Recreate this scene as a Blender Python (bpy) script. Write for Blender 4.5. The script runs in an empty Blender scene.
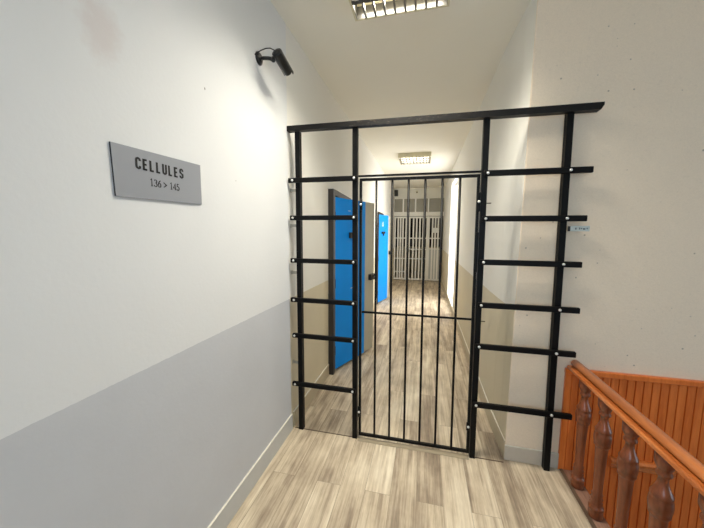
import bpy, bmesh, math, random
from mathutils import Vector, Matrix
random.seed(7)
sc = bpy.context.scene
E_SIDE, E_BACK, E_NEAR, E_FAR, E_COR = 36, 57, 70, 30, 66
COL = sc.collection
R = math.radians

# ------------------------------------------------------------------ materials
def lin(c):
    return tuple(((v/255)/12.92 if v/255 <= .04045 else ((v/255+.055)/1.055)**2.4) for v in c)

class NT:
    def __init__(s, name):
        s.m = bpy.data.materials.new(name); s.m.use_nodes = True
        s.t = s.m.node_tree; s.b = s.t.nodes['Principled BSDF']
    def n(s, typ, **kw):
        nd = s.t.nodes.new(typ)
        for k, v in kw.items():
            if k in nd.inputs.keys(): nd.inputs[k].default_value = v
            else: setattr(nd, k, v)
        return nd
    def l(s, a, b): s.t.links.new(a, b)
    def math(s, op, a, b=None, clamp=False):
        nd = s.t.nodes.new('ShaderNodeMath'); nd.operation = op; nd.use_clamp = clamp
        for i, v in enumerate((a, b)):
            if v is None: continue
            if hasattr(v, 'is_linked'): s.l(v, nd.inputs[i])
            else: nd.inputs[i].default_value = v
        return nd.outputs[0]
    def mix(s, f, a, b, blend='MIX'):
        nd = s.t.nodes.new('ShaderNodeMix'); nd.data_type = 'RGBA'; nd.blend_type = blend
        for sock, v in ((nd.inputs[0], f), (nd.inputs[6], a), (nd.inputs[7], b)):
            if hasattr(v, 'is_linked'): s.l(v, sock)
            elif isinstance(v, (int, float)): sock.default_value = v
            else: sock.default_value = (*v, 1)
        return nd.outputs[2]
    def pos(s):
        return s.t.nodes.new('ShaderNodeNewGeometry').outputs['Position']
    def noise(s, vec, scale, detail=3, rough=.5):
        nd = s.t.nodes.new('ShaderNodeTexNoise'); nd.inputs['Scale'].default_value = scale
        nd.inputs['Detail'].default_value = detail; nd.inputs['Roughness'].default_value = rough
        s.l(vec, nd.inputs['Vector']); return nd.outputs['Fac']
    def mapping(s, vec, scale=(1, 1, 1), rot=(0, 0, 0), loc=(0, 0, 0)):
        nd = s.t.nodes.new('ShaderNodeMapping')
        nd.inputs['Scale'].default_value = scale; nd.inputs['Rotation'].default_value = rot
        nd.inputs['Location'].default_value = loc
        s.l(vec, nd.inputs['Vector']); return nd.outputs[0]
    def ramp(s, f, stops):
        nd = s.t.nodes.new('ShaderNodeValToRGB'); e = nd.color_ramp.elements
        while len(e) < len(stops): e.new(.5)
        for el, (p, c) in zip(e, stops):
            el.position = p; el.color = (*c, 1)
        s.l(f, nd.inputs[0]); return nd.outputs[0]
    def step(s, v, lo, hi):
        nd = s.t.nodes.new('ShaderNodeMapRange'); nd.interpolation_type = 'SMOOTHSTEP'
        nd.inputs[1].default_value = lo; nd.inputs[2].default_value = hi
        s.l(v, nd.inputs[0]); return nd.outputs[0]
    def bump(s, h, strength, dist=.002):
        nd = s.t.nodes.new('ShaderNodeBump'); nd.inputs['Strength'].default_value = strength
        nd.inputs['Distance'].default_value = dist
        s.l(h, nd.inputs['Height']); s.l(nd.outputs[0], s.b.inputs['Normal'])
    def base(s, c):
        if hasattr(c, 'is_linked'): s.l(c, s.b.inputs['Base Color'])
        else: s.b.inputs['Base Color'].default_value = (*c, 1)
    def set(s, rough=.5, metal=0, spec=.5, coat=0):
        s.b.inputs['Roughness'].default_value = rough; s.b.inputs['Metallic'].default_value = metal
        s.b.inputs['Specular IOR Level'].default_value = spec; s.b.inputs['Coat Weight'].default_value = coat
        s.b.inputs['Coat Roughness'].default_value = .12
        return s.m

def simple(name, rgb, rough=.5, metal=0, spec=.5, var=.06, scale=18, coat=0):
    t = NT(name); c = lin(rgb); f = t.noise(t.pos(), scale, 4)
    t.base(t.mix(f, tuple(v*(1-var) for v in c), tuple(min(1, v*(1+var)) for v in c)))
    return t.set(rough, metal, spec, coat)

def wall_mat(name, upper, lower=None, hb=1.049, bump=.25, grain=60, spots=(), specks=0, dirt=.05, front=None):
    t = NT(name); p = t.pos()
    big = t.noise(p, 1.7, 3, .6)
    u = lin(upper)
    c = t.mix(big, tuple(v*(1-dirt) for v in u), u)
    for (loc, scl, rgb, amt) in spots:      # scuffs and smears with a shape of their own
        q = t.mapping(p, scale=scl, loc=tuple(-l*s_ for l, s_ in zip(loc, scl)))
        ln = t.t.nodes.new('ShaderNodeVectorMath'); ln.operation = 'LENGTH'; t.l(q, ln.inputs[0])
        wob = t.math('ADD', ln.outputs['Value'], t.math('MULTIPLY', t.noise(p, 22, 5, .65), .9))
        m = t.step(wob, 1.55, .75)
        c = t.mix(t.math('MULTIPLY', m, amt), c, lin(rgb))
    if specks:
        v = t.t.nodes.new('ShaderNodeTexVoronoi'); v.inputs['Scale'].default_value = 16; t.l(p, v.inputs['Vector'])
        near = t.step(v.outputs['Distance'], .11, .05)
        pick = t.step(t.noise(p, 6, 1), .50, .53)
        c = t.mix(t.noise(p, 150, 3, .7), c, tuple(v_*.80 for v_ in u))
        c = t.mix(t.math('MULTIPLY', t.step(t.noise(p, 45, 2, .5), .62, .72), .35), c, tuple(v_*.78 for v_ in u))
        c = t.mix(t.math('MULTIPLY', t.math('MULTIPLY', near, pick), specks), c, tuple(v_*.35 for v_ in u))
    if lower:
        sx = t.t.nodes.new('ShaderNodeSeparateXYZ'); t.l(p, sx.inputs[0])
        sn = t.t.nodes.new('ShaderNodeSeparateXYZ')
        t.l(t.t.nodes.new('ShaderNodeNewGeometry').outputs['True Normal'], sn.inputs[0])
        zz = t.math('ADD', sx.outputs['Z'], t.math('MULTIPLY', t.math('SUBTRACT', t.noise(p, 30, 2), .5), .006))
        m = t.math('MULTIPLY', t.math('LESS_THAN', zz, hb), t.math('GREATER_THAN', t.math('ABSOLUTE', sn.outputs['X']), .5))
        lo = lin(lower)
        lc = t.mix(t.noise(p, 2.3, 4, .6), tuple(v*.9 for v in lo), tuple(v*1.05 for v in lo))
        c = t.mix(m, c, lc)
    if front:
        fx = t.t.nodes.new('ShaderNodeSeparateXYZ'); t.l(t.t.nodes.new('ShaderNodeNewGeometry').outputs['True Normal'], fx.inputs[0])
        fm = t.math('LESS_THAN', fx.outputs['Y'], -.9)
        uf = lin(front); c = t.mix(fm, c, t.mix(big, tuple(v*.93 for v in uf), uf))
    t.base(c)
    t.bump(t.noise(p, grain, 3, .6), bump, .004)
    return t.set(.72, 0, .25)

def floor_mat():
    t = NT('oak_vinyl_planks'); p = t.pos()
    sw = t.mapping(p, rot=(0, 0, R(90)))            # planks run along the corridor
    br = t.t.nodes.new('ShaderNodeTexBrick')
    br.offset = .37; br.offset_frequency = 2; br.squash = 1
    for k, v in (('Scale', 1), ('Mortar Size', .0012), ('Mortar Smooth', .2), ('Bias', 0), ('Brick Width', 1.2), ('Row Height', .152)):
        br.inputs[k].default_value = v
    br.inputs['Color1'].default_value = (0, 0, 0, 1); br.inputs['Color2'].default_value = (1, 1, 1, 1)
    br.inputs['Mortar'].default_value = (.5, .5, .5, 1)
    t.l(sw, br.inputs['Vector'])
    off = t.t.nodes.new('ShaderNodeVectorMath'); off.operation = 'MULTIPLY_ADD'
    off.inputs[1].default_value = (3.1, 7.7, 5.3); t.l(br.outputs['Color'], off.inputs[0]); t.l(p, off.inputs[2])
    v = off.outputs[0]
    streak = t.noise(t.mapping(v, scale=(17, 1.0, 1)), 1.0, 6, .68)
    fine = t.noise(t.mapping(v, scale=(75, 2.6, 1)), 1.0, 5, .66)
    blotch = t.noise(t.mapping(v, scale=(6, 3.2, 1)), 1.0, 4, .6)
    f = t.math('ADD', t.math('MULTIPLY', streak, .60), t.math('MULTIPLY', fine, .28))
    f = t.math('ADD', f, t.math('MULTIPLY', blotch, .32))
    sep = t.t.nodes.new('ShaderNodeSeparateColor'); t.l(br.outputs['Color'], sep.inputs[0])
    f = t.math('ADD', f, t.math('MULTIPLY', t.math('SUBTRACT', sep.outputs[0], .5), .07))
    c = t.ramp(f, [(.40, lin((112, 97, 82))), (.52, lin((160, 143, 123))), (.63, lin((200, 184, 160))), (.78, lin((236, 224, 202)))])
    c = t.mix(t.math('MULTIPLY', br.outputs['Fac'], .55), c, lin((70, 58, 48)))
    t.base(c); t.bump(fine, .12, .002)
    return t.set(.48, 0, .4)

def wood_mat(name, dark, light, axis=(14, 14, 1.2), rough=.35, coat=.25):
    t = NT(name); tc = t.t.nodes.new('ShaderNodeTexCoord').outputs['Object']
    f = t.noise(t.mapping(tc, scale=axis), 2.2, 5, .6)
    f2 = t.noise(t.mapping(tc, scale=tuple(a*5 for a in axis)), 2, 3, .6)
    g = t.math('ADD', t.math('MULTIPLY', f, .75), t.math('MULTIPLY', f2, .25))
    t.base(t.ramp(g, [(.33, lin(dark)), (.66, lin(light))]))
    return t.set(rough, 0, .45, coat)

def emit(name, rgb, strength):
    t = NT(name); t.base((.9, .9, .85))
    t.b.inputs['Emission Color'].default_value = (*rgb, 1); t.b.inputs['Emission Strength'].default_value = strength
    return t.set(.5)

SCUFF = [((-.979, .62, 2.33), (1, 5, 6), (205, 180, 178), .28), ((-.979, .78, 2.16), (1, 13, 9), (190, 160, 152), .26),
         ((-.979, .70, 2.26), (1, 40, 30), (110, 100, 98), .55), ((-.979, 1.23, 2.19), (1, 260, 130), (70, 62, 56), .95),
         ((-.979, 1.44, 1.82), (1, 300, 250), (95, 86, 76), .8), ((-.979, .55, 2.45), (1, 9, 5), (200, 172, 168), .25)]
M = {}
M['wall_left'] = wall_mat('paint_landing_wall', (228, 229, 230), (200, 202, 207), spots=SCUFF, bump=.14)
M['wall_corr'] = wall_mat('paint_corridor_wall', (235, 233, 227), (213, 203, 179), bump=.08, front=(232, 216, 196))
M['wall_front'] = wall_mat('paint_rough_wall', (250, 231, 207), None, bump=.28, grain=55, specks=.75, dirt=.07)
M['wall_plain'] = wall_mat('paint_plain_wall', (238, 236, 226))
M['ceiling'] = wall_mat('paint_ceiling', (242, 238, 226), bump=.12, dirt=.04)
M['floor'] = floor_mat()
M['skirt'] = simple('skirting_grey', (194, 195, 194), .45)
M['skirt_front'] = simple('skirting_warm_grey', (196, 186, 172), .6)
M['skirt_corr'] = simple('skirting_taupe', (190, 178, 152), .5)
M['skirt_edge'] = simple('skirting_top_edge', (226, 221, 208), .5)
M['black'] = simple('black_iron_paint', (9, 8, 8), .5, 0, .16, .25, 40)
tb = NT('black_iron_scuffed'); pb = tb.pos()
wr = tb.step(tb.noise(tb.mapping(pb, scale=(1, 1, 3)), 34, 6, .7), .55, .68)
sxb = tb.t.nodes.new('ShaderNodeSeparateXYZ'); tb.l(pb, sxb.inputs[0])
zone = tb.math('MULTIPLY', tb.step(sxb.outputs['X'], -.62, -.40), tb.step(sxb.outputs['X'], .28, -.05))
tb.base(tb.mix(tb.math('MULTIPLY', wr, tb.math('ADD', tb.math('MULTIPLY', zone, .6), .06)), lin((15, 13, 12)), lin((112, 102, 90))))
M['beam'] = tb.set(.48, 0, .25)
M['zinc'] = simple('zinc_bolt', (225, 225, 222), .3, .6)
M['blue'] = simple('blue_door_paint', (0, 138, 232), .5, 0, .2, .05, 6)
M['grey_steel'] = simple('grey_door_steel', (180, 177, 163), .45, .1)
M['jamb'] = simple('dark_brown_jamb', (44, 38, 34), .5)
M['latch'] = simple('black_latch', (18, 18, 18), .4)
M['white'] = simple('white_metal_paint', (246, 244, 238), .45)
M['white_soft'] = simple('white_casing_paint', (238, 234, 226), .5)
M['paper'] = simple('white_paper', (240, 240, 238), .8)
M['panel_wood'] = wood_mat('orange_pine_boards', (204, 98, 34), (234, 130, 60))
M['rail_wood'] = wood_mat('varnished_rail_wood', (166, 84, 36), (212, 128, 66), (14, 1.2, 14), .3, .4)
M['turned_wood'] = wood_mat('dark_turned_wood', (100, 50, 26), (148, 80, 44), (16, 16, 3), .3, .4)
M['kerb_wood'] = wood_mat('worn_kerb_wood', (120, 84, 66), (176, 138, 118), (14, 1.2, 14), .5, .1)
M['nosing'] = simple('dark_nosing', (92, 72, 56), .5)
M['sign'] = simple('brushed_grey_plate', (156, 159, 166), .45, .15, .4, .04, 4)
M['sign_edge'] = simple('dark_plate_edge', (40, 40, 42), .5)
M['ink'] = simple('black_lettering', (16, 16, 18), .6)
M['camera_black'] = simple('black_plastic', (20, 20, 20), .32)
M['camera_grey'] = simple('dark_sunshield', (46, 46, 44), .35)
M['lens'] = simple('black_lens', (6, 6, 8), .08)
M['alu'] = simple('aluminium_strip', (168, 154, 130), .5, .2)
M['louvre'] = simple('satin_louvre', (92, 90, 84), .35)
M['reflector'] = simple('satin_reflector', (52, 50, 46), .4)
M['housing'] = simple('cream_housing', (214, 206, 176), .5)
M['tube'] = emit('fluorescent_tube', (1, .93, .76), 14 if E_NEAR else 0)
M['tube_far'] = emit('fluorescent_tube_far', (1, .93, .76), 14 if E_FAR else 0)
M['dark'] = simple('painted_recess_shade', (40, 36, 32), .9)  # near-black colour stands in for the shade inside recesses
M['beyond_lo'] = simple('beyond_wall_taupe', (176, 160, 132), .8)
M['frost'] = simple('frosted_transom_glass', (156, 152, 138), .25, 0, .5)
M['tag'] = simple('pale_tag_plastic', (196, 204, 200), .3)
M['tag_ink'] = simple('faded_tag_print', (96, 104, 108), .6)
M['clip'] = simple('zinc_clip', (176, 172, 160), .35, .5)
M['window_frame'] = simple('white_window_frame', (236, 236, 234), .5)

# ------------------------------------------------------------------ mesh builder
class MB:
    def __init__(s): s.bm = bmesh.new()
    def _mark(s): return len(s.bm.faces)
    def box(s, a, b, bev=0, mi=0, seg=1):
        lo = [min(i, j) for i, j in zip(a, b)]; hi = [max(i, j) for i, j in zip(a, b)]
        mat = Matrix.Translation([(i+j)/2 for i, j in zip(lo, hi)]) @ Matrix.Diagonal([j-i for i, j in zip(lo, hi)]+[1])
        return s.cube(mat, bev, mi, seg)
    def cube(s, mat, bev=0, mi=0, seg=1):
        r = bmesh.ops.create_cube(s.bm, size=1, matrix=mat); vs = r['verts']
        fs = {f for v in vs for f in v.link_faces}
        for f in fs: f.material_index = mi
        if bev:
            es = list({e for v in vs for e in v.link_edges})
            r2 = bmesh.ops.bevel(s.bm, geom=es, offset=bev, segments=seg, affect='EDGES', profile=.5)
            for f in r2['faces']: f.material_index = mi
        return s
    def bar(s, p, q, w, h, up=(0, 0, 1), bev=0, mi=0):
        p, q = Vector(p), Vector(q); d = (q-p).normalized(); u = Vector(up); sd = d.cross(u).normalized(); u = sd.cross(d).normalized()
        m = Matrix.Identity(4)
        for i, (v, l) in enumerate(((d, (q-p).length), (sd, w), (u, h))):
            for k in range(3): m[k][i] = v[k]*l
        for k in range(3): m[k][3] = ((p+q)/2)[k]
        return s.cube(m, bev, mi)
    def lathe(s, prof, o, d=(0, 0, 1), n=24, mi=0):
        o, d = Vector(o), Vector(d).normalized(); a = d.orthogonal().normalized(); b = d.cross(a)
        rings = []
        for r, h in prof:
            c = o+d*h
            if r < 1e-6: rings.append([s.bm.verts.new(c)])
            else: rings.append([s.bm.verts.new(c+(a*math.cos(t)+b*math.sin(t))*r) for t in [2*math.pi*k/n for k in range(n)]])
        for A, B in zip(rings, rings[1:]):
            for k in range(n):
                k2 = (k+1) % n
                vs = ([A[0]] if len(A) == 1 else [A[k], A[k2]])+([B[0]] if len(B) == 1 else [B[k2], B[k]])
                if len(vs) > 2:
                    f = s.bm.faces.new(vs); f.smooth = True; f.material_index = mi
        for ring, rev in ((rings[0], True), (rings[-1], False)):
            if len(ring) > 1:
                f = s.bm.faces.new(ring[::-1] if rev else ring); f.material_index = mi
        return s
    def cyl(s, p, q, r, n=20, mi=0):
        d = Vector(q)-Vector(p); return s.lathe([(r, 0), (r, d.length)], p, d, n, mi)
    def tube(s, pts, r, n=10, mi=0):
        pts = [Vector(p) for p in pts]; rings = []
        for i, p in enumerate(pts):
            d = (pts[min(i+1, len(pts)-1)]-pts[max(i-1, 0)]).normalized()
            a = d.cross(Vector((.3, .2, 1))).normalized(); b = d.cross(a)
            rings.append([s.bm.verts.new(p+(a*math.cos(t)+b*math.sin(t))*r) for t in [2*math.pi*k/n for k in range(n)]])
        for A, B in zip(rings, rings[1:]):
            for k in range(n):
                f = s.bm.faces.new((A[k], A[(k+1) % n], B[(k+1) % n], B[k])); f.smooth = True; f.material_index = mi
        s.bm.faces.new(rings[0][::-1]); s.bm.faces.new(rings[-1]); return s
    def prism(s, poly, vec, mi=0):
        vec = Vector(vec); A = [s.bm.verts.new(Vector(p)) for p in poly]; B = [s.bm.verts.new(Vector(p)+vec) for p in poly]
        fs = [s.bm.faces.new(A), s.bm.faces.new(B[::-1])]
        for k in range(len(A)):
            k2 = (k+1) % len(A); fs.append(s.bm.faces.new((A[k2], A[k], B[k], B[k2])))
        for f in fs: f.material_index = mi
        return s
    def build(s, name, mats, parent=None, origin=None):
        bmesh.ops.recalc_face_normals(s.bm, faces=s.bm.faces)
        if parent is not None: o0 = world_loc(parent)
        else: o0 = Vector(origin) if origin is not None else base_of(s.bm)
        bmesh.ops.translate(s.bm, verts=s.bm.verts, vec=-o0)
        me = bpy.data.meshes.new(name); s.bm.to_mesh(me); s.bm.free()
        for m in (mats if isinstance(mats, (list, tuple)) else [mats]): me.materials.append(M[m])
        o = bpy.data.objects.new(name, me); COL.objects.link(o)
        if parent is not None: o.parent = parent
        else: o.location = o0
        return o
def world_loc(o):
    v = Vector((0, 0, 0))
    while o is not None: v += o.location; o = o.parent
    return v
def base_of(bm):
    xs = [v.co for v in bm.verts]
    return Vector(((min(c.x for c in xs)+max(c.x for c in xs))/2, (min(c.y for c in xs)+max(c.y for c in xs))/2, min(c.z for c in xs)))
def tag(o, label, cat, group=None, kind=None):
    o['label'] = label; o['category'] = cat
    if group: o['group'] = group
    if kind: o['kind'] = kind
    return o
def thing(name, loc, label, cat, group=None, kind='thing'):
    o = bpy.data.objects.new(name, None); COL.objects.link(o); o.location = loc; o.empty_display_size = .1
    return tag(o, label, cat, group, kind)
def struct(mb, name, mats, label, cat, parent=None):
    return tag(mb.build(name, mats), label, cat, None, 'structure')

# ------------------------------------------------------------------ the place
XL, XC, XR = -.979, -.979, .573       # landing left wall, corridor left wall, corridor right wall
YF, YE, HC = 2.13, 10.0, 2.9875       # facing wall, end wall, ceiling height
XE, YB, ZL = 5.2, -3.0, -1.8          # stairwell side wall, wall behind, lower floor
GA = R(0.0)                           # the balustrade is set a little off the corridor direction
gdir = Vector((math.sin(GA), -math.cos(GA), 0)); gn = Vector((math.cos(GA), math.sin(GA), 0))
G0 = Vector((.957, YF, 0))            # balustrade axis where it meets the facing wall
def edge_x(y, off=0): return G0.x+off+(YF-y)*math.tan(GA)

fl = MB()
eoff = -.042
fl.prism([(XC, YF, -.2), (edge_x(YF, eoff), YF, -.2), (edge_x(YB, eoff), YB, -.2), (XL, YB, -.2)], (0, 0, .2))
fl.box((XC, YF, -.2), (XR, 12.6, 0))
struct(fl, 'floor', 'floor', 'grey-brown oak plank floor running from landing into corridor', 'floor')
struct(MB().box((edge_x(YF, .09), YB, ZL-.1), (XE, YF, ZL)), 'floor_lower', 'kerb_wood', 'lower floor at the bottom of the stairwell', 'floor')
struct(MB().box((XC-.3, YB-.1, HC), (XE+.1, 12.6, HC+.12)), 'ceiling', 'ceiling', 'plain beige painted ceiling above landing and corridor', 'ceiling')
struct(MB().box((XL-.25, YB, 0), (XL, 2.07, HC)), 'wall_left', 'wall_left', 'white landing wall with grey lower half, left of the iron barrier', 'wall')

D1, D2, DZ = (3.09, 3.90), (6.46, 7.20), 1.97    # the two cell door openings
cw = MB()
ys = [2.07, D1[0], D1[1], D2[0], D2[1], 12.6]
for i in range(5):
    cw.box((XC-.22, ys[i], 0 if i % 2 == 0 else DZ), (XC, ys[i+1], HC))
struct(cw, 'wall_corridor_left', 'wall_corr', 'left corridor wall, cream above and taupe below, with the cell doorways', 'wall')
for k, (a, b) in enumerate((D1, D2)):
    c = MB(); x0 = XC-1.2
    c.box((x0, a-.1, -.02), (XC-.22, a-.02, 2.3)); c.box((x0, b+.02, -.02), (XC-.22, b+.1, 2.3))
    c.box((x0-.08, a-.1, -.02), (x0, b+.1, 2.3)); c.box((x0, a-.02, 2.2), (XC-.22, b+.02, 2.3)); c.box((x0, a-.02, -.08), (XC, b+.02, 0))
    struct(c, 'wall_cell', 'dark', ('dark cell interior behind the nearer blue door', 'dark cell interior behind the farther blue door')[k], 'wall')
cr = MB()
NY, NZ = (6.02, 7.30), (.08, 2.66)    # tall daylight opening in the right corridor wall
cr.box((XR, 2.80, 0), (XR+.14, NY[0], HC)); cr.box((XR, NY[1], 0), (XR+.14, 12.6, HC))
cr.box((XR, NY[0], 0), (XR+.14, NY[1], NZ[0])); cr.box((XR, NY[0], NZ[1]), (XR+.14, NY[1], HC))
CXB, CXT = .584, .609                 # corner at the floor and at the ceiling
def loft(mb, A, B):
    A = [mb.bm.verts.new(p) for p in A]; B = [mb.bm.verts.new(p) for p in B]; n = len(A)
    mb.bm.faces.new(A); mb.bm.faces.new(B[::-1])
    for k in range(n): mb.bm.faces.new((A[k], A[(k+1) % n], B[(k+1) % n], B[k]))
    return mb
def plan(xc, z):
    return [(XR, 2.80, z), (XR+(xc-XR)*.22, 2.50, z), (XR+(xc-XR)*.55, 2.28, z), (xc, YF+.006, z), (XR+.14, YF+.006, z), (XR+.14, 2.80, z)]
loft(cr, plan(CXB, 0), plan(CXT, HC))
struct(cr, 'wall_corridor_right', 'wall_corr', 'right corridor wall, cream above and taupe below', 'wall')
wf = MB()
def fplan(xc, z): return [(xc+.0015, YF+.004, z), (xc+.005, YF, z), (XE, YF, z), (XE, YF+.2, z), (XR+.139, YF+.2, z), (XR+.139, YF+.007, z), (xc+.0015, YF+.007, z)]
loft(wf, fplan(CXB, 0), fplan(CXT, HC)); wf.box((CXB, YF, ZL), (XE, YF+.2, 0))
struct(wf, 'wall_front', 'wall_front', 'rough beige wall facing the viewer, right of the corridor opening', 'wall')
BX, BZ = (-.6, 1.6), (.9, 2.6)  # opening added behind the viewer to let in ambient fill
b_ = MB(); b_.box((XL-.25, YB-.15, ZL), (BX[0], YB, HC)); b_.box((BX[1], YB-.15, ZL), (XE, YB, HC))
b_.box((BX[0], YB-.15, ZL), (BX[1], YB, BZ[0])); b_.box((BX[0], YB-.15, BZ[1]), (BX[1], YB, HC))
struct(b_, 'wall_back', 'wall_plain', 'white wall behind the viewer with an opening added for fill light', 'wall')
wn = MB()
for x in (BX[0], (BX[0]+BX[1])/2-.03, BX[1]-.06): wn.box((x, YB-.09, BZ[0]), (x+.06, YB-.03, BZ[1]), .004)
for z in (BZ[0], BZ[1]-.06): wn.box((BX[0], YB-.089, z), (BX[1], YB-.031, z+.06), .004)
struct(wn, 'added_window_back', 'window_frame', 'unseen white window frame added behind the viewer around the fill light', 'window')
WY, WZ = (-.2, 1.75), (-.7, 2.0)
rw = MB()
rw.box((XE, YB, ZL), (XE+.15, WY[0], HC)); rw.box((XE, WY[1], ZL), (XE+.15, YF+.2, HC))
rw.box((XE, WY[0], ZL), (XE+.15, WY[1], WZ[0])); rw.box((XE, WY[0], WZ[1]), (XE+.15, WY[1], HC))
struct(rw, 'wall_right', 'wall_plain', 'white stairwell wall with the daylight window', 'wall')
wn = MB()
for y in (WY[0], (WY[0]+WY[1])/2-.03, WY[1]-.06): wn.box((XE+.03, y, WZ[0]), (XE+.09, y+.06, WZ[1]), .004)
for z in (WZ[0], WZ[1]-.06): wn.box((XE+.031, WY[0], z), (XE+.089, WY[1], z+.06), .004)
struct(wn, 'window_1', 'window_frame', 'white framed stairwell window letting in daylight', 'window')
struct(MB().prism([(edge_x(YF, -.06), YF, ZL), (edge_x(YF, .04), YF, ZL), (edge_x(YB, .04), YB, ZL), (edge_x(YB, -.06), YB, ZL)], (0, 0, -.2-ZL)), 'wall_stairwell', 'wall_plain', 'low wall under the landing edge in the stairwell', 'wall')

# skirting boards
def skirt(name, a, b, axis, label, h=.1295):
    s = MB().box(a, b, .002); o = s.build(name, ['skirt_corr' if 'corridor' in name else 'skirt_front' if 'front' in name else 'skirt', 'skirt_edge'])
    for p in o.data.polygons:
        if p.normal.z > .5: p.material_index = 1
    return tag(o, label, 'baseboard', None, 'structure')
skirt('baseboard_left', (XL, YB, 0), (XL+.012, 2.068, .1295), 1, 'grey baseboard along the landing wall, left of the barrier')
skirt('baseboard_corridor_left', (XC, 2.09, 0), (XC+.012, D1[0]-.09, .1295), 1, 'baseboard between the iron barrier and the nearer blue door')
skirt('baseboard_corridor_middle', (XC, D1[1]+.08, 0), (XC+.012, D2[0]-.07, .1295), 1, 'baseboard between the two blue cell doors')
skirt('baseboard_corridor_end', (XC, D2[1]+.07, 0), (XC+.012, YE-.03, .1295), 1, 'baseboard beyond the farther blue door')
skirt('baseboard_corridor_right', (XR-.010, YF+.35, 0), (XR, YE-.03, .1295), 1, 'cream-edged baseboard along the right corridor wall')
sk = MB().prism([(XR-.010, YF+.35, 0), (XR+.014, YF+.35, 0), (CXB+.012, YF+.004, 0), (CXB-.004, YF+.004, 0)], (0, 0, .1295)).build('baseboard_corridor_mouth', ['skirt_corr', 'skirt_edge'])
for p in sk.data.polygons:
    if p.normal.z > .5: p.material_index = 1
tag(sk, 'short baseboard piece at the mouth of the right corridor wall', 'baseboard', None, 'structure')
skirt('baseboard_front', (CXB-.003, YF-.012, 0), (edge_x(YF, -.045), YF, .105), 0, 'short grey baseboard under the beige wall behind the right post')

# wainscot on the stairwell side of the facing wall
WX0, WT = .908, .697
w = MB(); bw = .043; x = WX0+.035; prof = [(WX0, YF), (WX0, YF-.016), (WX0+.034, YF-.016), (WX0+.036, YF-.006)]
while x < XE-.05:
    prof += [(x+.0035, YF-.015), (x+bw-.0035, YF-.015), (x+bw-.0012, YF-.002), (x+bw+.0008, YF-.002)]; x += bw
prof += [(x, YF)]
w.prism([(a, b, ZL) for a, b in prof], (0, 0, WT-.03-ZL))
wp = struct(w, 'trim_panelling', 'panel_wood', 'orange pine board panelling below the beige wall in the stairwell', 'panelling')
MB().box((WX0-.004, YF-.028, WT-.034), (XE-.01, YF, WT), .004).build('panel_cap', 'panel_wood', wp)

# threshold strip under the gate
struct(MB().box((-.44, 2.055, 0), (.345, 2.10, .006), .003), 'trim_threshold', 'alu', 'metal threshold strip on the floor under the barred gate', 'threshold strip')
struct(MB().box((XC+.02, 2.088, 0), (-.46, 2.094, .0025)), 'trim_joint', 'nosing', 'thin dark floor joint under the left ladder of the barrier', 'floor joint')
struct(MB().box((.35, 2.088, 0), (.57, 2.094, .0025)), 'trim_joint_right', 'nosing', 'thin dark floor joint right of the gate', 'floor joint')

# ------------------------------------------------------------------ iron barrier
BF, BB = 2.078, 2.118                 # post front and back faces
PX = (-.907, -.474, .364, .822)
PB = (.004, .005, .004, .007); PT = (0, -.009, -.008, -.013)   # the posts lean a little
PW = .035
ba = thing('iron_barrier', (-.05, 2.098, 0), 'black iron barrier of ladder-like bars across the corridor mouth', 'barrier')
bm_ = MB()
bx = [(-.975, 2.268), (-.975, 2.303), (.964, 2.293), (.964, 2.278), (.950, 2.254)]
bm_.prism([(a, BF-.022, z) for a, z in bx], (0, .048, 0)); bm_.build('beam', 'beam', ba)
for px, db, dt_ in zip(PX, PB, PT):
    h_ = PW/2
    loft(MB(), [(px+db-h_, BF, 0), (px+db+h_, BF, 0), (px+db+h_, BB, 0), (px+db-h_, BB, 0)],
         [(px+dt_-h_, BF, 2.268), (px+dt_+h_, BF, 2.268), (px+dt_+h_, BB, 2.268), (px+dt_-h_, BB, 2.268)]).build('post', 'black', ba)
MB().box((PX[1]+PW/2, BF+.006, 1.936), (PX[2]-PW/2, BF+.03, 1.947)).build('header_bar', 'black', ba)
def bolt(x, z, y, par):
    MB().lathe([(.0085, 0), (.0085, .004), (.006, .008), (0, .009)], (x, y, z), (0, -1, 0), 12).build('bolt', 'zinc', par)
LZ = (1.924, 1.656, 1.343, 1.046, .770, .384); RZ = (1.924, 1.644, 1.368, 1.087, .809, .402)
LX = (-.972, -.962, -.962, -.966, -.955, -.962); RX = (.938, .928, .922, .932, .931, .939)
RD = .024
for z, x0 in zip(LZ, LX):
    r = MB().box((x0, BF-RD, z-.0165), (PX[1]+.016, BF, z+.0165), .003).build('rung', 'black', ba)
    bolt(-.938, z, BF-RD, r); bolt(-.482, z, BF-RD, r)
for z, x1 in zip(RZ, RX):
    r = MB().box((PX[2]-.012, BF-RD, z-.0175), (x1, BF, z+.0175), .003).build('rung', 'black', ba)
    bolt(.372, z, BF-RD, r); bolt(.822, z, BF-RD, r)
for z in (1.86, 1.60, 1.247, .536):   # clips that fix the left post to the wall
    c = MB().box((XC, 2.10, z-.014), (XC+.004, 2.125, z+.014)).box((XC, 2.107, z-.011), (PX[0]-PW/2, 2.112, z+.011))
    c.cyl((XC+.03, 2.101, z), (XC+.03, 2.108, z), .007, 10)
    c.build('wall_clip', 'clip', ba)
for x, z in ((PX[2]+PW/2, 1.743), (PX[2]+PW/2, .973)):
    MB().cyl((x-.005, BF+.012, z), (x+.024, BF+.012, z), .003, 8).build('bolt_end', 'black', ba)

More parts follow.
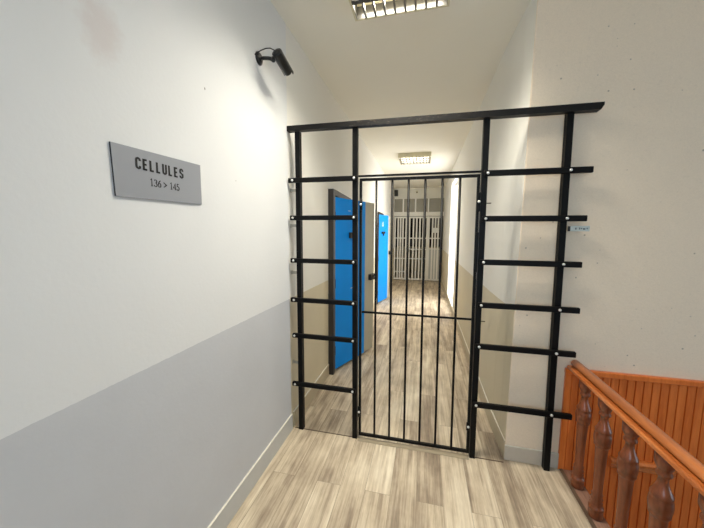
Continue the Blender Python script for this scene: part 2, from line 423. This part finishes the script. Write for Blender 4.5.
# gate leaf
GX0, GX1, GT, GB = -.440, .338, 1.925, .028
ga = thing('barred_gate', ((GX0+GX1)/2, 2.094, 0), 'black barred gate closed in the middle of the iron barrier', 'gate')
GY0, GY1 = BF+.004, BF+.024
fr = MB()
def stile(x0, x1, db, dt):
    loft(fr, [(x0+db, GY0, GB), (x1+db, GY0, GB), (x1+db, GY1, GB), (x0+db, GY1, GB)], [(x0+dt, GY0, GT), (x1+dt, GY0, GT), (x1+dt, GY1, GT), (x0+dt, GY1, GT)])
stile(GX0, GX0+.017, 0, -.009); stile(GX1-.017, GX1, .008, -.005)
fr.box((GX0+.004, GY0+.001, GT-.018), (GX1-.012, GY1-.001, GT)); fr.box((GX0+.014, GY0+.001, GB), (GX1-.004, GY1-.001, GB+.018))
fr.build('gate_frame', 'black', ga)
MB().box((GX0+.017, GY0+.001, .975), (GX1-.017, GY0+.007, .989)).build('middle_rail', 'black', ga)
for k in range(1, 7):
    x = GX0+.0085+(GX1-GX0-.017)*k/7
    MB().cyl((x+.001+.008*k/7, (GY0+GY1)/2+.003, GB+.015), (x-.009+.003*k/7, (GY0+GY1)/2+.003, GT-.015), .0078, 14).build('bar', 'black', ga)
for z in (1.745, .225):
    h = MB().cyl((GX0+.004, GY0-.009, z-.04), (GX0+.004, GY0-.009, z+.04), .007, 12).box((GX0-.002, GY0-.003, z-.035), (GX0+.014, GY0, z+.035))
    h = h.build('hinge', 'black', ga); bolt(GX0+.006, z, GY0-.015, h)
lk = MB().box((GX1-.02, GY0-.012, 1.69), (GX1+.001, GY0, 1.81), .003).build('latch_plate', 'black', ga); bolt(GX1-.008, 1.752, GY0-.012, lk)
lk = MB().box((GX1-.02, GY0-.010, 1.30), (GX1+.001, GY0, 1.56), .003).build('lock_plate', 'black', ga)
lk = MB().box((GX1-.018, GY0-.01, .20), (GX1+.004, GY0, .26), .003).build('lower_latch', 'black', ga); bolt(GX1-.006, .23, GY0-.01, lk)

# small tag clipped to the right post
tg = thing('paper_tag', (.905, 2.09, 1.56), 'small pale printed tag clipped to the right post', 'tag')
MB().box((.838, BF-.004, 1.568), (.852, BF, 1.598), .001).build('clip', 'latch', tg)
t_ = MB().box((.851, BF-.0035, 1.568), (.952, BF-.0015, 1.600)).build('tag_sheet', 'tag', tg)
s_ = MB()
for (a, b, c, d) in ((.876, .884, 1.578, 1.589), (.897, .903, 1.579, 1.590), (.907, .912, 1.580, 1.588), (.917, .930, 1.577, 1.586), (.936, .942, 1.580, 1.588)):
    s_.box((a, BF-.0040, c), (b, BF-.0035, d))
s_.build('print_mark', 'tag_ink', t_)

# ------------------------------------------------------------------ sign on the left wall
SY0, SY1, SZ0, SZ1 = .778, 1.172, 1.668, 1.842
sg = thing('wall_sign', (XL, (SY0+SY1)/2, SZ0), 'grey plate on the left wall lettered CELLULES 136 > 145', 'sign')
pl = MB().prism([(XL, SY0+.006, 1.664), (XL, SY1, 1.672), (XL, SY1, 1.843), (XL, SY0, 1.832)], (.006, 0, 0)).build('plate', ['sign_edge', 'sign'], sg)
for p in pl.data.polygons:
    if p.normal.x > .5: p.material_index = 1
def arc(cx, cy, rx, ry, a0, a1, n=10):
    return [(cx+rx*math.cos(R(a0+(a1-a0)*i/n)), cy+ry*math.sin(R(a0+(a1-a0)*i/n))) for i in range(n+1)]
def ribbon(mb, pts, wfun, y0, z0, sx, sz):
    """one stroke of lettering lying on the sign plate"""
    n = len(pts); P = [Vector((a*sx, b*sz)) for a, b in pts]; Lf, Rt = [], []
    for i, p in enumerate(P):
        d0 = (P[i]-P[i-1]).normalized() if i else None
        d1 = (P[i+1]-P[i]).normalized() if i < n-1 else None
        if d0 is None: d0 = d1
        if d1 is None: d1 = d0
        t = d0+d1
        t = t.normalized() if t.length > 1e-6 else d0
        nn = Vector((-t.y, t.x)); k = 1/max(.5, nn.dot(Vector((-d1.y, d1.x)))); wv = wfun(t)*k/2
        Lf.append(p+nn*wv); Rt.append(p-nn*wv)
    xa, xb = XL+.0058, XL+.0066
    for i in range(n-1):
        q = [Lf[i], Lf[i+1], Rt[i+1], Rt[i]]
        mb.prism([(xb, y0+v.x, z0+v.y) for v in q], (xa-xb, 0, 0))
a_ = .10
LET = {'C': [arc(.5, .72, .38, .23, 0, 90, 6)+arc(.5, .72, .38, .23, 90, 180, 6)[1:]+arc(.5, .28, .38, .23, 180, 360, 12)],
       'E': [[(.16, .0), (.16, 1)], [(.1, .93), (.86, .93)], [(.1, .51), (.78, .51)], [(.1, .07), (.86, .07)]],
       'L': [[(.16, 0), (.16, 1)], [(.1, .07), (.84, .07)]],
       'U': [[(.14, 1)]+arc(.5, .28, .36, .21, 180, 360, 12)+[(.86, 1)]],
       'S': [arc(.5, .73, .36, .21, 0, 180, 10)+[(.18, .60), (.50, .50), (.82, .40)]+arc(.5, .28, .36, .21, 0, -180, 10)]}
tx = MB(); word = 'CELLULES'; y = .861; adv = .0274; hz = .0385; wl = .0185
for k, ch in enumerate(word):
    for st in LET[ch]:
        ribbon(tx, st, lambda t: .0082 if abs(t.y) > .7 else .0066, y+adv*k, 1.7665, wl, hz)
tx.build('lettering', 'ink', sg)
DIG = {'1': [[(.5, 0), (.5, 1), (.22, .84)], [(.2, .02), (.8, .02)]],
       '3': [arc(.46, .76, .34, .22, 160, -80, 10)+[(.42, .53)], [(.42, .53)]+arc(.44, .27, .42, .26, 80, -165, 12)],
       '6': [[(.82, .98), (.5, .84), (.22, .58), (.13, .30)]+arc(.5, .31, .37, .29, 180, 540, 20)],
       '4': [[(.70, 0), (.70, 1), (.06, .30), (.94, .30)], [(.5, .02), (.9, .02)]],
       '5': [[(.82, .97), (.28, .97), (.22, .57)]+arc(.44, .31, .40, .30, 115, -165, 14)],
       '>': [[(.08, .82), (.92, .47), (.08, .12)]]}
tx = MB(); y = .913
for ch, adv in zip('136 > 145', (.0165, .0165, .0165, .0085, .021, .0085, .0165, .0165, .0165)):
    for st in DIG.get(ch, []):
        ribbon(tx, st, lambda t: .0016+.0026*abs(t.y), y, 1.7150, .0148, .0258)
    y += adv
tx.build('number_lettering', 'ink', sg)

# ------------------------------------------------------------------ security camera
cy, cz = 1.700, 2.565
cam = thing('security_camera', (XL, cy, cz), 'black bullet security camera on bracket high on the left wall', 'security camera')
MB().lathe([(.036, 0), (.036, .006), (.026, .014), (.016, .02)], (XL, cy, cz), (1, 0, 0), 28).build('mount_plate', 'camera_black', cam)
jnt = Vector((-.868, 1.668, 2.530))
ar = MB().tube([(XL+.012, cy, cz), (XL+.04, cy-.006, cz-.006), (XL+.078, cy-.018, cz-.018), jnt], .0105, 12)
ar.lathe([(.006, -.013), (.012, -.010), (.012, .010), (.006, .013)], jnt, (0, .3, 1), 16)
ar.build('bracket_arm', 'camera_black', cam)
b0 = Vector((-.846, 1.664, 2.566)); b1 = Vector((-.836, 1.796, 2.517)); bd = (b1-b0).normalized(); bl = (b1-b0).length
bo = MB().lathe([(.014, 0), (.024, .003), (.0265, .010), (.0265, bl-.006), (.024, bl), (.019, bl), (.019, bl-.008), (0, bl-.008)], b0, bd, 28).build('camera_body', 'camera_black', cam)
MB().lathe([(0, 0), (.012, 0), (.012, .004), (.008, .006), (0, .007)], b0+bd*(bl-.008), bd, 20).build('lens', 'lens', bo)
sh = MB(); sd = bd.cross(Vector((0, 0, 1))).normalized(); up = sd.cross(bd).normalized()
pr = []
for k in range(15):
    a = R(-15+210*k/14); pr.append(b0+bd*.006+(sd*math.cos(a)+up*math.sin(a))*.031)
for k in range(14, -1, -1):
    a = R(-15+210*k/14); pr.append(b0+bd*.006+(sd*math.cos(a)+up*math.sin(a))*.0285)
A = [sh.bm.verts.new(p) for p in pr]; B = [sh.bm.verts.new(p+bd*(bl+.004)) for p in pr]; n_ = len(A)
for k in range(n_):
    sh.bm.faces.new((A[k], A[(k+1) % n_], B[(k+1) % n_], B[k]))
for k in range(14):
    sh.bm.faces.new((A[k], A[k+1], A[n_-2-k], A[n_-1-k])); sh.bm.faces.new((B[k+1], B[k], B[n_-1-k], B[n_-2-k]))
sh.build('sun_shield', 'camera_grey', bo)
MB().tube([(XL+.003, cy-.045, cz-.002), (XL+.012, cy-.035, cz+.012), (XL+.035, cy-.025, cz+.028), (XL+.065, cy-.028, cz+.032), (XL+.095, cy-.034, cz+.026), b0+Vector((-.012, 0, .012))+bd*.004], .003, 8).build('cable', 'camera_black', cam)

# ------------------------------------------------------------------ ceiling lights
def lamp(x0, x1, y0, y1, label, tubem, power, spread):
    zb, zt = HC-.082, HC
    cx, cyy = (x0+x1)/2, (y0+y1)/2
    L = thing('ceiling_light', (cx, cyy, zb), label, 'ceiling light', 'louvred ceiling lights')
    h = MB(); tk = .012
    h.box((x0, y0, zt-.006), (x1, y1, zt)); h.box((x0, y0, zb), (x1, y0+tk, zt-.006)); h.box((x0, y1-tk, zb), (x1, y1, zt-.006))
    h.box((x0, y0+tk, zb), (x0+tk, y1-tk, zt-.006)); h.box((x1-tk, y0+tk, zb), (x1, y1-tk, zt-.006))
    h.build('housing', 'housing', L)
    ln = MB(); i0, i1, j0, j1 = x0+tk, x1-tk, y0+tk, y1-tk
    ln.box((i0, j0, zb+.002), (i1, j0+.003, zt-.007)); ln.box((i0, j1-.003, zb+.002), (i1, j1, zt-.007))
    ln.box((i0, j0, zb+.002), (i0+.003, j1, zt-.007)); ln.box((i1-.003, j0, zb+.002), (i1, j1, zt-.007))
    ln.build('liner', 'reflector', L)
    lv = MB(); nb = 9
    for k in range(1, nb):
        x = x0+tk+(x1-x0-2*tk)*k/nb
        lv.prism([(x-.006, y0+tk, zb+.001), (x+.006, y0+tk, zb+.001), (x+.0015, y0+tk, zb+.030), (x-.0015, y0+tk, zb+.030)], (0, y1-y0-2*tk, 0))
    lv.build('louvre', 'louvre', L); lv = MB()
    for k in range(1, 4):
        y = y0+tk+(y1-y0-2*tk)*k/4
        lv.prism([(x0+tk, y-.018, zb), (x0+tk, y+.018, zb), (x0+tk, y+.002, zb+.030), (x0+tk, y-.002, zb+.030)], (x1-x0-2*tk, 0, 0))
    lv.build('reflector', 'reflector', L)
    for k in range(4):
        y = y0+tk+(y1-y0-2*tk)*(k+.5)/4
        MB().cyl((x0+tk, y, zb+.058), (x1-tk, y, zb+.058), .009, 14).build('tube', tubem, L)
    ld = bpy.data.lights.new('tube_light', 'AREA'); ld.shape = 'RECTANGLE'; ld.size = (x1-x0)*.86; ld.size_y = (y1-y0)*.86
    ld.energy = power; ld.color = LAMP_COL if tubem == 'tube' else (1, .92, .74); ld.spread = R(spread)
    lo = bpy.data.objects.new('tube_light', ld); COL.objects.link(lo); lo.parent = L; lo.location = (0, 0, .045)
    return L
LAMP_COL = (1, .945, .81)
lamp(-.474, .104, 1.43, 2.035, 'large lit louvred ceiling light above the landing', 'tube', E_NEAR, 152)
lamp(-.505, .075, 5.67, 6.22, 'louvred ceiling light far inside the corridor beyond the barred gate', 'tube_far', E_FAR, 170)

# ------------------------------------------------------------------ blue cell doors
def cell_door(name, hy, opening, ang, length, x_h, label, frame_d, nearer):
    d = tag(bpy.data.objects.new(name, None), label, 'cell door', None, 'structure'); COL.objects.link(d); d.location = (x_h, hy, 0)
    f = MB(); a, b = opening; xo = XC+frame_d
    f.box((XC-.1, a-.075, 0), (xo, a-.005, DZ+.03), .003); f.box((XC-.1, b+.005, 0), (XC+.02, b+.06, DZ+.03), .003)
    f.prism([(XC-.1, a-.005, DZ-.03), (XC-.1, b+.005, DZ-.03), (XC+.02, b+.005, DZ-.03), (xo, a-.005, DZ-.03)], (0, 0, .06))
    f.build('door_frame', 'jamb', d)
    dv = Vector((math.sin(R(ang)), math.cos(R(ang)), 0)); nv = Vector((math.cos(R(ang)), -math.sin(R(ang)), 0)); o = Vector((x_h, hy, 0))
    def slab(u0, u1, z0, z1, t0, t1, bev=0):
        m = MB(); mt = Matrix.Identity(4)
        for i, (v, l) in enumerate(((dv, u1-u0), (nv, t1-t0), (Vector((0, 0, 1)), z1-z0))):
            for k in range(3): mt[k][i] = v[k]*l
        c = o+dv*(u0+u1)/2+nv*(t0+t1)/2+Vector((0, 0, (z0+z1)/2))
        for k in range(3): mt[k][3] = c[k]
        return m.cube(mt, bev)
    return d, slab, o, dv, nv
d, slab, o, dv, nv = cell_door('door_1', 3.085, D1, 22, .82, -.93, 'nearer blue steel cell door, ajar, with grey lock edge', .058, True)
lf = slab(0, .60, .03, 1.925, -.045, 0, .002).build('door_leaf', 'blue', d)
st = slab(.60, .815, .035, 1.925, -.05, -.004, .002).build('lock_panel', 'grey_steel', d); st['label'] = 'grey steel lock panel'
lt = slab(.685, .80, .955, 1.03, -.004, .035, .004).build('latch', 'latch', d)
slab(.765, .785, .985, 1.002, .035, .042).build('latch_bolt', 'zinc', lt)
slab(.255, .37, 1.49, 1.555, 0, .025, .003).build('handle', 'latch', d)
slab(.245, .29, 1.792, 1.797, 0, .001).build('scratch_mark', 'zinc', lf)
slab(.30, .36, .905, .912, 0, .001).build('scratch_mark', 'zinc', lf)
for z in (.25, 1.0, 1.72):
    MB().cyl(o+Vector((.004, -.004, z-.05)), o+Vector((.004, -.004, z+.05)), .009, 12).build('hinge', 'latch', d)
d, slab, o, dv, nv = cell_door('door_2', 6.40, D2, 13.5, .6, -.955, 'farther blue steel cell door, ajar, before the white grille', .03, False)
lf = slab(0, .60, .03, 1.945, -.045, 0, .002).build('door_leaf', 'blue', d)
slab(.60, .72, .03, 1.94, -.05, -.004, .002).build('lock_panel', 'grey_steel', d)
slab(.18, .34, 1.535, 1.58, 0, .03, .003).build('handle', 'latch', d)
slab(.26, .29, 1.49, 1.54, 0, .02).build('key_plate', 'latch', d)
slab(.66, .75, 1.05, 1.13, 0, .05, .004).build('latch', 'latch', d)
nm = MB(); c0 = o+dv*.235+nv*.0005     # the white figure on the far door
pts = [(.05, .09), (.02, .075), (-.005, .04)]+[(.02+.028*math.cos(R(t)), .028+.03*math.sin(R(t))) for t in range(160, 521, 24)]
for (a1, z1), (a2, z2) in zip(pts, pts[1:]):
    nm.bar(c0+dv*a1+Vector((0, 0, 1.70+z1)), c0+dv*a2+Vector((0, 0, 1.70+z2)), .015, .002, up=tuple(nv))
nm.build('number_lettering', 'paper', lf)
for z in (.25, 1.0, 1.72):
    MB().cyl(o+Vector((.004, -.004, z-.05)), o+Vector((.004, -.004, z+.05)), .009, 12).build('hinge', 'latch', d)

# ------------------------------------------------------------------ end of the corridor: grille
ew = MB()
ew.box((XC, YE, 2.66), (XR, YE+.12, HC))
struct(ew, 'wall_end', 'wall_plain', 'cream wall strip above the transom at the corridor end', 'wall')
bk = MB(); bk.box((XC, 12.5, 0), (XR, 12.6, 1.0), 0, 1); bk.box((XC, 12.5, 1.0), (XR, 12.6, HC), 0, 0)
bk.box((XC+.002, YE+.13, 1.05), (XC+.02, 12.5, HC-.002), 0, 0); bk.box((XR-.02, YE+.13, 1.05), (XR-.002, 12.5, HC-.002), 0, 0); bk.box((XC+.02, YE+.13, HC-.02), (XR-.02, 12.5, HC-.001), 0, 0)  # dark linings put the passage's shade into the colour
struct(bk, 'wall_beyond', ['dark', 'beyond_lo'], 'passage wall beyond the white grille, shade painted dark in its upper part', 'wall')
tr = thing('transom_window', (-.21, YE+.05, 2.08), 'frosted transom light with white frame above the white grille', 'window', kind='structure')
tf = MB(); tf.box((XC, YE+.01, 2.10), (XR, YE+.08, 2.235), .004); tf.box((XC, YE+.02, 2.655), (XR, YE+.08, 2.69))
tf.box((XC, YE, 2.125), (XR, YE+.012, 2.15)); tf.build('transom_frame', 'white', tr)
for x in (-.695, -.305, .098): MB().box((x-.022, YE+.02, 2.235), (x+.022, YE+.07, 2.655)).build('mullion', 'white', tr)
MB().box((XC, YE+.045, 2.235), (XR, YE+.055, 2.655)).build('pane', 'frost', tr)
def grille(name, x0, x1, nb, rails, label, cat, fw=.045, kick=None, handle=False, z0=.02):
    t = thing(name, ((x0+x1)/2, YE+.04, 0), label, cat, 'white grille panels at the corridor end')
    f = MB(); y0, y1 = YE+.02, YE+.06; zt = 2.085
    f.box((x0, y0, z0), (x0+fw, y1, zt), .002); f.box((x1-fw, y0, z0), (x1, y1, zt), .002)
    f.box((x0+fw, y0+.001, zt-.05), (x1-fw, y1-.001, zt)); f.box((x0+fw, y0+.001, z0), (x1-fw, y1-.001, z0+.05))
    f.build('frame', 'white', t)
    for z in rails: MB().box((x0+fw, y0+.004, z-.016), (x1-fw, y1-.004, z+.016)).build('crossbar', 'white', t)
    for k in range(nb):
        x = x0+fw+(x1-x0-2*fw)*(k+1)/(nb+1)
        MB().box((x-.024, y0+.008, z0+.05), (x+.024, y1-.008, zt-.05)).build('bar', 'white', t)
    if kick: MB().box((x0+fw, y1-.006, z0+.05), (x1-fw, y1-.002, kick)).build('kick_panel', 'skirt', t)
    if handle: MB().box((x0+.01, y0-.03, .93), (x0+.05, y0, 1.03), .004).build('lock', 'clip', t)
    return t
grille('barred_grille', XC+.01, -.565, 3, (1.39, .72, .28), 'fixed white barred panel beside the farther blue door', 'barred panel')
grille('grille_gate', -.50, 0.10, 4, (1.39, 1.03, .72), 'white barred door in the middle of the corridor end', 'barred door', handle=True)
grille('barred_grille', .115, XR-.02, 3, (1.39, 1.05), 'fixed white barred panel with notice, right of the barred door', 'barred panel', kick=1.03)
struct(MB().box((-.565, YE+.015, 0), (-.50, YE+.075, 2.10)).box((.10, YE+.015, 0), (.115, YE+.07, 2.10)), 'trim_grille_post', 'white', 'white upright posts between the grille panels', 'post')
tag(MB().box((.225, YE+.0232, 1.565), (.45, YE+.0275, 1.725)).build('paper_notice', 'paper'), 'white paper notice on the right barred panel', 'notice', None, 'thing')
wb = thing('wall_speaker', (XC+.055, YE-.05, 2.76), 'small black box high in the left corner of the corridor end', 'speaker')
MB().box((XC+.002, YE-.10, 2.74), (XC+.11, YE+.002, 2.93), .006).build('box_body', 'latch', wb)
MB().box((XC+.012, YE-.104, 2.76), (XC+.10, YE-.10, 2.91), .002).build('grille_cloth', 'camera_grey', wb)
dt = thing('motion_detector', (-.27, YE, 2.84), 'tiny pale detector centred high on the end wall', 'detector')
MB().box((-.30, YE-.03, 2.82), (-.24, YE, 2.90), .01).build('detector_body', 'housing', dt)
MB().lathe([(.02, 0), (.014, .012), (0, .016)], (-.27, YE-.03, 2.845), (0, -1, 0), 14).build('lens', 'camera_grey', dt)

# tall window in the right corridor wall; its white reveal catches the daylight
wn = MB()
for y in (NY[0], (NY[0]+NY[1])/2-.03, NY[1]-.05): wn.box((XR+.09, y, NZ[0]), (XR+.13, y+.05, NZ[1]), .003)
for z in (NZ[0], 1.9, NZ[1]-.05): wn.box((XR+.091, NY[0], z), (XR+.129, NY[1], z+.05), .003)
struct(wn, 'window_3', 'window_frame', 'tall white window in the right corridor wall', 'window')
struct(MB().box((XR-.006, NY[1]-.012, NZ[0]), (XR+.09, NY[1], NZ[1])), 'trim_reveal', 'white_soft', 'bright white window reveal in the right corridor wall', 'reveal')

# ------------------------------------------------------------------ balustrade
bs = thing('balustrade', tuple(G0+gdir*.9), 'orange varnished wooden balustrade with turned balusters at the stairwell edge', 'balustrade')
def G(s, off, z): return G0+gdir*s+gn*off+Vector((0, 0, z))
LEN = 2.3
def extr(mb, prof, s0, s1):
    A = [mb.bm.verts.new(G(s0, u, z)) for u, z in prof]; B = [mb.bm.verts.new(G(s1, u, z)) for u, z in prof]; n = len(A)
    mb.bm.faces.new(A); mb.bm.faces.new(B[::-1])
    for k in range(n):
        f = mb.bm.faces.new((A[k], A[(k+1) % n], B[(k+1) % n], B[k])); f.smooth = n > 12
    return mb
rp = [(-.003+.025*math.cos(t), .739+.021*math.sin(t)) for t in [2*math.pi*k/20 for k in range(20)]]
extr(MB(), rp, .02, LEN).build('handrail', 'rail_wood', bs)
extr(MB(), [(-.037, .694), (-.043, .700), (-.043, .712), (-.037, .718), (.024, .718), (.030, .712), (.030, .700), (.026, .694)], .012, LEN).build('lower_rail', 'rail_wood', bs)
extr(MB(), [(-.014, .716), (-.014, .734), (.010, .734), (.010, .716)], .014, LEN).build('rail_fillet', 'turned_wood', bs)
extr(MB(), [(-.042, -.2), (-.042, .004), (-.024, .008), (-.022, -.2)], .0, 5.1).build('edge_nosing', 'nosing', bs)
extr(MB(), [(-.024, -.2), (-.024, .004), (.05, .004), (.055, -.01), (.055, -.2)], .0, 5.1).build('kerb', 'kerb_wood', bs)
BP = [(.030, 0), (.033, .004), (.034, .03), (.030, .042), (.036, .05), (.034, .062), (.026, .07), (.029, .082), (.024, .092), (.0285, .104), (.023, .116),
      (.0265, .126), (.021, .138), (.0225, .22), (.026, .32), (.0285, .375), (.0285, .384), (.035, .390), (.036, .398), (.034, .404), (.0375, .410), (.0395, .432), (.038, .452), (.034, .460), (.0365, .466),
      (.0365, .474), (.029, .488), (.026, .496), (.019, .514), (.0165, .530), (.018, .543), (.026, .550), (.026, .558), (.021, .566), (.027, .580), (.033, .592), (.034, .602), (.034, .645)]
proto = None
for k in range(12):
    s = .148+.2035*k
    if proto is None:
        m = MB().lathe([(r_, h_*1.078) for r_, h_ in BP], G(s, .004, .004), (0, 0, 1), 28); ob = m.build('baluster', 'turned_wood', bs); proto = ob; s0 = s
    else:
        ob = proto.copy(); COL.objects.link(ob); ob.parent = bs; ob.location = proto.location+gdir*(s-s0)
nw = MB()
c = G(LEN+.045, 0, 0)
nw.box((c.x-.045, c.y-.045, .004), (c.x+.045, c.y+.045, .82), .004); nw.lathe([(.03, 0), (.05, .03), (.04, .07), (0, .09)], (c.x, c.y, .82), (0, 0, 1), 24)
nw.build('newel_post', 'turned_wood', bs)

# short moulded rail on the panelled wall below
hr = thing('wall_handrail', (1.35, YF-.03, .08), 'short moulded wooden rail low on the panelling behind the balusters', 'handrail')
r_ = MB(); pf = [(YF-.013, .082), (YF-.040, .088), (YF-.048, .10), (YF-.040, .112), (YF-.050, .120), (YF-.050, .136), (YF-.036, .146), (YF-.013, .146)]
A = [r_.bm.verts.new((1.185, a, b)) for a, b in pf]; B = [r_.bm.verts.new((1.52, a, b)) for a, b in pf]
r_.bm.faces.new(A); r_.bm.faces.new(B[::-1])
for k in range(len(A)): r_.bm.faces.new((A[k], A[(k+1) % 8], B[(k+1) % 8], B[k]))
r_.build('rail', 'rail_wood', hr)
MB().prism([(1.235, YF-.012, .084), (1.275, YF-.012, .084), (1.265, YF-.012, .05), (1.25, YF-.012, .035)], (0, -.02, 0)).build('bracket', 'turned_wood', hr)

# ------------------------------------------------------------------ light
def area(name, loc, rot, sx, sy, e, col):
    ld = bpy.data.lights.new(name, 'AREA'); ld.shape = 'RECTANGLE'; ld.size = sx; ld.size_y = sy; ld.energy = e; ld.color = col
    o = bpy.data.objects.new(name, ld); COL.objects.link(o); o.location = loc; o.rotation_euler = rot; return o
area('daylight', (XE+.14, (WY[0]+WY[1])/2, (WZ[0]+WZ[1])/2), (0, R(90), 0), WZ[1]-WZ[0], WY[1]-WY[0], E_SIDE, (.60, .81, 1.0))
area('added_fill_back', ((BX[0]+BX[1])/2, YB-.14, (BZ[0]+BZ[1])/2), (R(90), 0, 0), BX[1]-BX[0], BZ[1]-BZ[0], E_BACK, (.60, .81, 1.0))  # added fill light behind the viewer, no known window there
area('daylight_corridor', (XR+.17, (NY[0]+NY[1])/2, (NZ[0]+NZ[1])/2), (0, R(90), 0), NZ[1]-NZ[0], NY[1]-NY[0], E_COR, (1, .97, .90))
wd = bpy.data.worlds.new('World'); sc.world = wd; wd.use_nodes = True
wd.node_tree.nodes['Background'].inputs[0].default_value = (.75, .85, 1, 1); wd.node_tree.nodes['Background'].inputs[1].default_value = .6

# ------------------------------------------------------------------ camera
yaw, pit, rol, F = .2347, .1033, .0064, 300.675
f = Vector((-math.sin(yaw)*math.cos(pit), math.cos(yaw)*math.cos(pit), -math.sin(pit)))
r = Vector((math.cos(yaw), math.sin(yaw), 0)); u = r.cross(f)
r2 = r*math.cos(rol)+u*math.sin(rol); u2 = -r*math.sin(rol)+u*math.cos(rol)
cd = bpy.data.cameras.new('camera'); co = bpy.data.objects.new('camera', cd); COL.objects.link(co)
mw = Matrix.Identity(4)
for k in range(3): mw[k][0] = r2[k]; mw[k][1] = u2[k]; mw[k][2] = -f[k]
mw[0][3], mw[1][3], mw[2][3] = 0, 0, 1.55
co.matrix_world = mw
cd.sensor_fit = 'HORIZONTAL'; cd.sensor_width = 36; cd.lens = 36*F/704; cd.clip_start = .02
sc.camera = co
vs = sc.view_settings; sc.display_settings.display_device = 'sRGB'
vs.view_transform = 'Standard'; vs.look = 'None'; vs.exposure = 0; vs.gamma = 1; vs.use_curve_mapping = False
sc.cycles.sampling_pattern = 'TABULATED_SOBOL'; sc.cycles.use_adaptive_sampling = False; sc.cycles.use_denoising = True; sc.cycles.max_bounces = 10; sc.cycles.diffuse_bounces = 6
